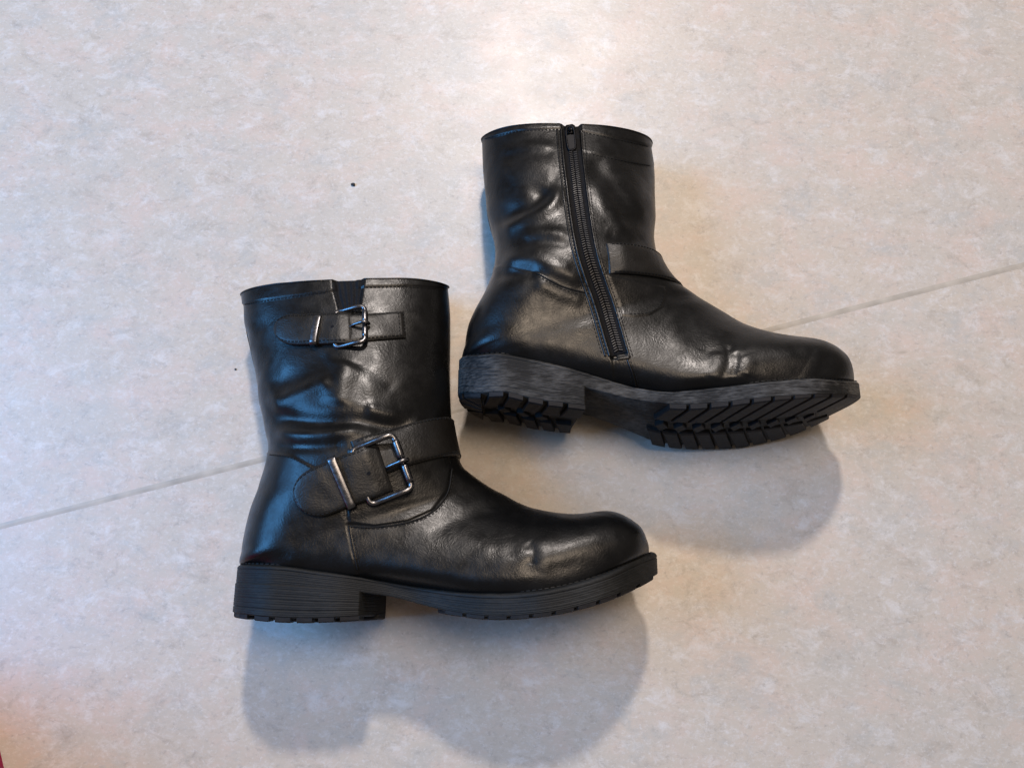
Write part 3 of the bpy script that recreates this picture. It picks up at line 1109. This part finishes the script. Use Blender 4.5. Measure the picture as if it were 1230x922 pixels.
# ------------------------------------------------------------------ boot with zip up
B = dict(
    base=(720, 340), zc=0.0505, label='black leather ankle boot showing its side zip and lugged tread',
    heel_tip=(551, 455), toe_tip=(1029, 475), heel_front=(703, 490),
    w_hi=[(0, .031), (.10, .034), (.25, .033), (.42, .029), (.58, .038), (.72, .047), (.84, .047), (.93, .042), (1, .036)],
    w_lo=[(0, .031), (.10, .034), (.25, .034), (.42, .033), (.58, .043), (.72, .049), (.84, .046), (.93, .040), (1, .034)],
    twist=([0, .35, .5, .75, .9, 1], [0.02, 0.02, .12, .12, .08, .03]),
    round=(.13, .20), belt_z=0.0, lug=0.0032, flare=-0.005, side_mat='rub_dust', fore_u=(0.50, 0.965), skew=-0.22,
    welt_top=[(551, 432), (572, 425), (600, 423), (634, 429), (686, 441), (725, 453), (764, 464), (800, 469), (830, 467), (870, 463), (922, 457), (974, 453), (1012, 456), (1030, 462)],
    slab_bot=[(549, 447), (580, 444), (620, 447), (660, 456), (704, 466), (740, 475), (774, 482), (818, 486), (860, 484), (896, 480), (940, 476), (975, 474), (1011, 474), (1031, 482)],
    heel_bot=[(546, 480), (575, 478), (608, 477), (647, 486), (703, 493), (740, 497)],
    fore_bot=[(730, 483), (774, 488.5), (818, 492), (860, 490), (896, 485.5), (940, 480.5), (975, 477.5), (1011, 477), (1031, 485)],
    rings=[
        ((578, 166), (781, 170), -.012, .030, .50, 2.3),
        ((579, 205), (786, 210), -.010, .032, .50, 2.3),
        ((586, 260), (788, 258), -.006, .036, .50, 2.3),
        ((592, 300), (785, 292), -.003, .039, .48, 2.3),
        ((591, 325), (791, 318), 0, .040, .45, 2.2),
        ((582, 352), (803, 337), 0, .040, .42, 2.2),
        ((570, 378), (814, 345), 0, .039, .36, 2.3),
        ((563, 397), (824, 351), 0, .038, .31, 2.4),
        ((560, 415), (833, 356), 0, .037, .27, 2.5),
        (0.0, (841, 361), 0, .036, .24, 2.6),
        (0.10, (853, 368), 0, .036, .22, 2.5),
        (0.25, (870, 378), 0, .036, .24, 2.2),
        (0.45, (893, 393), 0, .040, .22, 2.3),
        (0.65, (930, 407), 0, .045, .22, 2.5),
        (0.82, (974, 415), 0, .043, .25, 2.6),
        (0.93, (1000, 428), 0, .035, .25, 2.6),
        (0.985, (1012, 444), 0, .020, .25, 2.4),
        (1.0, (1016, 456), 0, .004, .25, 2.2)],
    folds=[
        ([(674, 220), (662, 244), (628, 264), (598, 280)], 1.6, 7),
        ([(588, 268), (620, 256), (645, 244), (656, 222)], -1.3, 8),
        ([(600, 182), (632, 176), (668, 178)], 0.55, 4),
        ([(600, 190), (632, 186), (668, 188)], -0.5, 6),
        ([(625, 284), (655, 279), (684, 281)], 0.8, 5),
        ([(622, 293), (655, 289), (688, 293)], -0.7, 5),
        ([(634, 296), (655, 305), (690, 322)], 0.6, 5),
        ([(598, 318), (625, 312), (650, 315), (704, 340)], 1.4, 7),
        ([(592, 331), (620, 327), (648, 330)], -1.0, 6),
        ([(642, 337), (672, 352), (704, 362)], 0.7, 6),
        ([(606, 214), (640, 203), (670, 208)], 0.7, 11),
        ([(706, 186), (735, 225), (768, 276)], -1.0, 9),
        ([(722, 190), (752, 225), (778, 262)], 0.8, 10),
        ([(714, 212), (730, 245), (754, 284)], 0.8, 9),
        ([(728, 278), (755, 289), (778, 285)], -0.8, 5),
        ([(875, 412), (876, 434), (868, 456)], -0.6, 4.0),
        ([(884, 420), (885, 434), (879, 453)], -0.5, 3.4),
        ([(862, 420), (860, 440), (853, 456)], 0.45, 6),
        ([(896, 424), (900, 438), (895, 452)], 0.4, 6),
        ([(815, 390), (840, 408), (852, 432)], -0.35, 10),
        ([(795, 385), (815, 402), (822, 425)], 0.3, 9),
    ],
    steps=[
        ([(560, 100), (675, 100), (675, 154), (622, 157), (580, 167), (560, 170)], 0.8, 1.5),
        ([(694, 100), (800, 100), (800, 178), (782, 176), (760, 169), (697, 157)], 0.8, 1.5),
        ([(700, 182), (760, 194), (790, 200), (800, 100), (696, 100)], 0.4, 1.5),
        # counter
        ([(560, 330), (600, 318), (645, 328), (676, 345), (712, 354), (735, 430), (740, 470), (540, 470)], 0.6, 1.5),
        # zip opening
        ([(676, 130), (695, 130), (698, 185), (705.5, 247), (716, 305), (724.5, 332), (734, 359), (754, 429), (735, 431), (721, 382), (714, 359), (704.5, 332), (696, 305), (685.5, 247), (678, 185)], -1.6, 2.0),
        # quarter over the vamp
        ([(730, 330), (798, 345), (799, 356), (795, 369), (780, 378), (760, 380), (748, 378), (736, 345)], 0.5, 1.5),
    ],
)
b = Boot(B)
b.build_sole()
b.binding((675, 696))
bl = b.belt('strap', (700, 338), (640, 344), (795, 334), 0.0112, 0.0122, 70, -160, 0.0006, 0.0022, M['strap'])
g = b.last
b.stitches(bl, [b.grid_line(g, -.88, 2, 60), b.grid_line(g, .88, 2, 60)])

# zip
ZP = [(685.5, 153), (688, 185), (691.5, 215), (695.5, 247), (700.5, 280), (706, 305), (714.5, 332), (724, 359), (731, 382), (738, 406), (744, 426)]
zp = b.ribbon('zip', ZP, [9.5, 10.5, 11, 11.5, 11.5, 11.5, 11, 10.5], 0.0001, 0.0006, M['tape'], n=150, m=15, smooth=2)
top, nn, v = b.last
mid = top[:, 7]; mn = nn[:, 7]
mn = mn / np.linalg.norm(mn, axis=1)[:, None]
l = np.concatenate([[0], np.cumsum(np.linalg.norm(np.diff(mid, axis=0), axis=1))])
acc = Acc()
at = lambda arr, t: np.array([np.interp(t, l, arr[:, i]) for i in range(3)])
for t in np.arange(0.004, l[-1] - 0.001, 0.0018):
    p, n_ = at(mid, t), at(mn, t)
    tg_ = at(mid, t + 0.0006) - at(mid, t - 0.0006)
    tg_ /= np.linalg.norm(tg_)
    sd_ = np.cross(n_, tg_)
    for sg in (-1, 1):
        ax = sd_ * math.cos(0.35) * sg + tg_ * math.sin(0.35)
        ay = np.cross(n_, ax)
        acc.add(*box_verts(p + sd_ * sg * 0.0016 + n_ * 0.0006, ax, ay, n_, 0.00150, 0.00055, 0.0007, 0.00025))
tt = b.put('zip_teeth', acc.v, acc.f, M['coil'], zp, smooth=False)
tt['kind'] = 'stuff'
# edges of the zip opening: rolled leather with stitching
le = [(x - 11.5, y + 2) for x, y in ZP]
le2 = [(x - 5, y) for x, y in le]
re = [(x + 12.5, y + 3) for x, y in ZP]
b.piping('zip_edge', le, 0.0011, M['leather'], b.upper, 160, 0.0001)
b.piping('zip_edge', le2, 0.0008, M['leather'], b.upper, 160, 0.0001)
b.piping('zip_edge', re, 0.0009, M['leather'], b.upper, 160, 0.0001)
b.stitches(b.upper, [
    b.path([(x - 2.5, y) for x, y in le], 120), b.path([(x - 8.5, y) for x, y in le[5:]], 60), b.path([(x + 4, y) for x, y in re], 120),
    b.path([(582, 166.5), (622, 157.5), (672, 155)], 60), b.path([(698, 158), (760, 171), (780, 176)], 60),
    b.path([(702, 183), (760, 195), (782, 199)], 60),
    b.path([(646, 331), (676, 347), (708, 356)], 50),
    b.path([(757, 432), (763, 448), (767, 462)], 30), b.path([(750, 432), (756, 448), (759, 460)], 30),
    b.path([(797, 352), (793, 366), (779, 375), (755, 377)], 40)])
b.piping('seam_cord', [(645, 328), (676, 344), (711, 353)], 0.0006, M['thread'], b.upper)
b.piping('seam_cord', [(754, 432), (760, 448), (764, 463)], 0.0008, M['leather'], b.upper)
b.ribbon('zip_stop', [(741, 429.5), (756, 427.5)], [3, 3], 0.0004, 0.0012, M['strap'], zp, n=14, m=9, smooth=1)
# slider and pull tab
o_, u_, v_, n_ = b.frame_at(685, 158, 688.5, 190)
lf = 0.0024
W3 = lambda q, w, h: o_ + u_ * q + v_ * w + n_ * h
sl = Acc()
sec = []
for q, w in ((-0.0042, .0030), (-0.0030, .0040), (0.0, .0038), (0.0030, .0026), (0.0042, .0020)):
    sec.append([W3(q, -w, -.0004), W3(q, -w, .0022), W3(q, -w * .75, .0031), W3(q, w * .75, .0031), W3(q, w, .0022), W3(q, w, -.0004)])
S_ = np.array(sec)
fs = [tuple(f) for f in grid_faces(5, 6, closed=True)] + [tuple(range(6)), tuple(reversed(range(24, 30)))]
slider = b.put('zip_slider', S_.reshape(-1, 3), fs, M['gun'], zp)
arch = [W3(q, 0, .0029 + .0022 * math.sin(math.pi * k)) for q, k in zip(np.linspace(-.003, .003, 9), np.linspace(0, 1, 9))]
b.put('slider_loop', *tube(arch, 0.0007, 8), M['gun'], zp)
loop = []
for k in np.linspace(0, 2 * math.pi, 40, endpoint=False):
    ca, sa = math.cos(k), math.sin(k)
    loop.append(W3(0.0100 + 0.0098 * np.sign(ca) * abs(ca) ** 0.5, 0.0030 * np.sign(sa) * abs(sa) ** 0.5, 0.0042 - 0.0012 * ca))
b.put('pull_tab', *tube(loop, 0.00075, 8, closed=True), M['gun'], zp)
plate = [[W3(q, w, 0.0042 - 0.0012 * (q - 0.0100) / 0.0098 + dz) for w in (-.0026, .0026)] for q, dz in ((0.0075, 0), (0.0190, 0))]
P_ = np.array(plate)
b.put('pull_plate', *solid_grid(P_ + n_ * 0.0004, P_ - n_ * 0.0004), M['gun'], zp, smooth=False)

# ------------------------------------------------------------------ set each boot down on the floor
for bt in (a, b):
    zmin = min(bt.root.location.z + c[2] for o in bt.root.children_recursive for c in o.bound_box)
    print('boot zmin', zmin)
    bt.root.location.z -= zmin


# ------------------------------------------------------------------ small things on the floor
def lint(px, py, r, label):
    c = U(px, py, 0)
    rs = np.random.RandomState(int(px))
    vs, fs = [], []
    n, m = 7, 9
    for i in range(n):
        for j in range(m):
            p = math.pi * (i + 0.5) / n
            t = 2 * math.pi * j / m
            k = r * (0.75 + 0.5 * rs.rand())
            vs.append((k * math.sin(p) * math.cos(t) * 1.25, k * math.sin(p) * math.sin(t), 0.5 * r + 0.5 * k * math.cos(p)))
    fs = [tuple(f) for f in grid_faces(n, m, closed=True)] + [tuple(range(m)), tuple(range((n - 1) * m, n * m))]
    o = link_mesh('lint_speck', vs, fs, M['lint'])
    zm = min(v[2] for v in vs)
    o.location = (c[0], c[1], -zm)
    o['label'] = label
    o['category'] = 'speck'
    fix_normals(o)


lint(424.5, 222, 0.0014, 'tiny dark lint speck alone on open pale floor')
lint(283, 443.5, 0.0007, 'minute dark crumb beside the shaft of the buckled boot')


def cloth():  # pink edge in view; the tall unseen body is added to block window light
    c = U(4, 918, 0) + np.array([-0.094, -0.046, 0])
    n, m = 24, 48
    nz = make_noise(55)
    V = np.zeros((n, m, 3))
    for i in range(n):
        for j in range(m):
            t = 2 * math.pi * j / m
            f = i / (n - 1)
            R = (1 - f ** 3) ** 0.5 if f < 1 else 0.02
            V[i, j] = (0.10 * R * math.cos(t), 0.11 * R * math.sin(t), 0.24 * f)
    V += 0.0022 * nz(V)[..., None] * np.array([1, 1, 0.4])
    V[0, :, 2] = 0
    V[..., 2] = np.maximum(V[..., 2], 0)
    fs = [tuple(f) for f in grid_faces(n, m, closed=True)] + [tuple(range((n - 1) * m, n * m)), tuple(reversed(range(m)))]
    o = link_mesh('pink_cloth_blocker', V.reshape(-1, 3), fs, M['pink'])
    o.location = (c[0], c[1], 0)
    o['label'] = 'bright pink fabric edge on the floor, its tall unseen body added to block window light'
    o['category'] = 'cloth'
    fix_normals(o)


cloth()
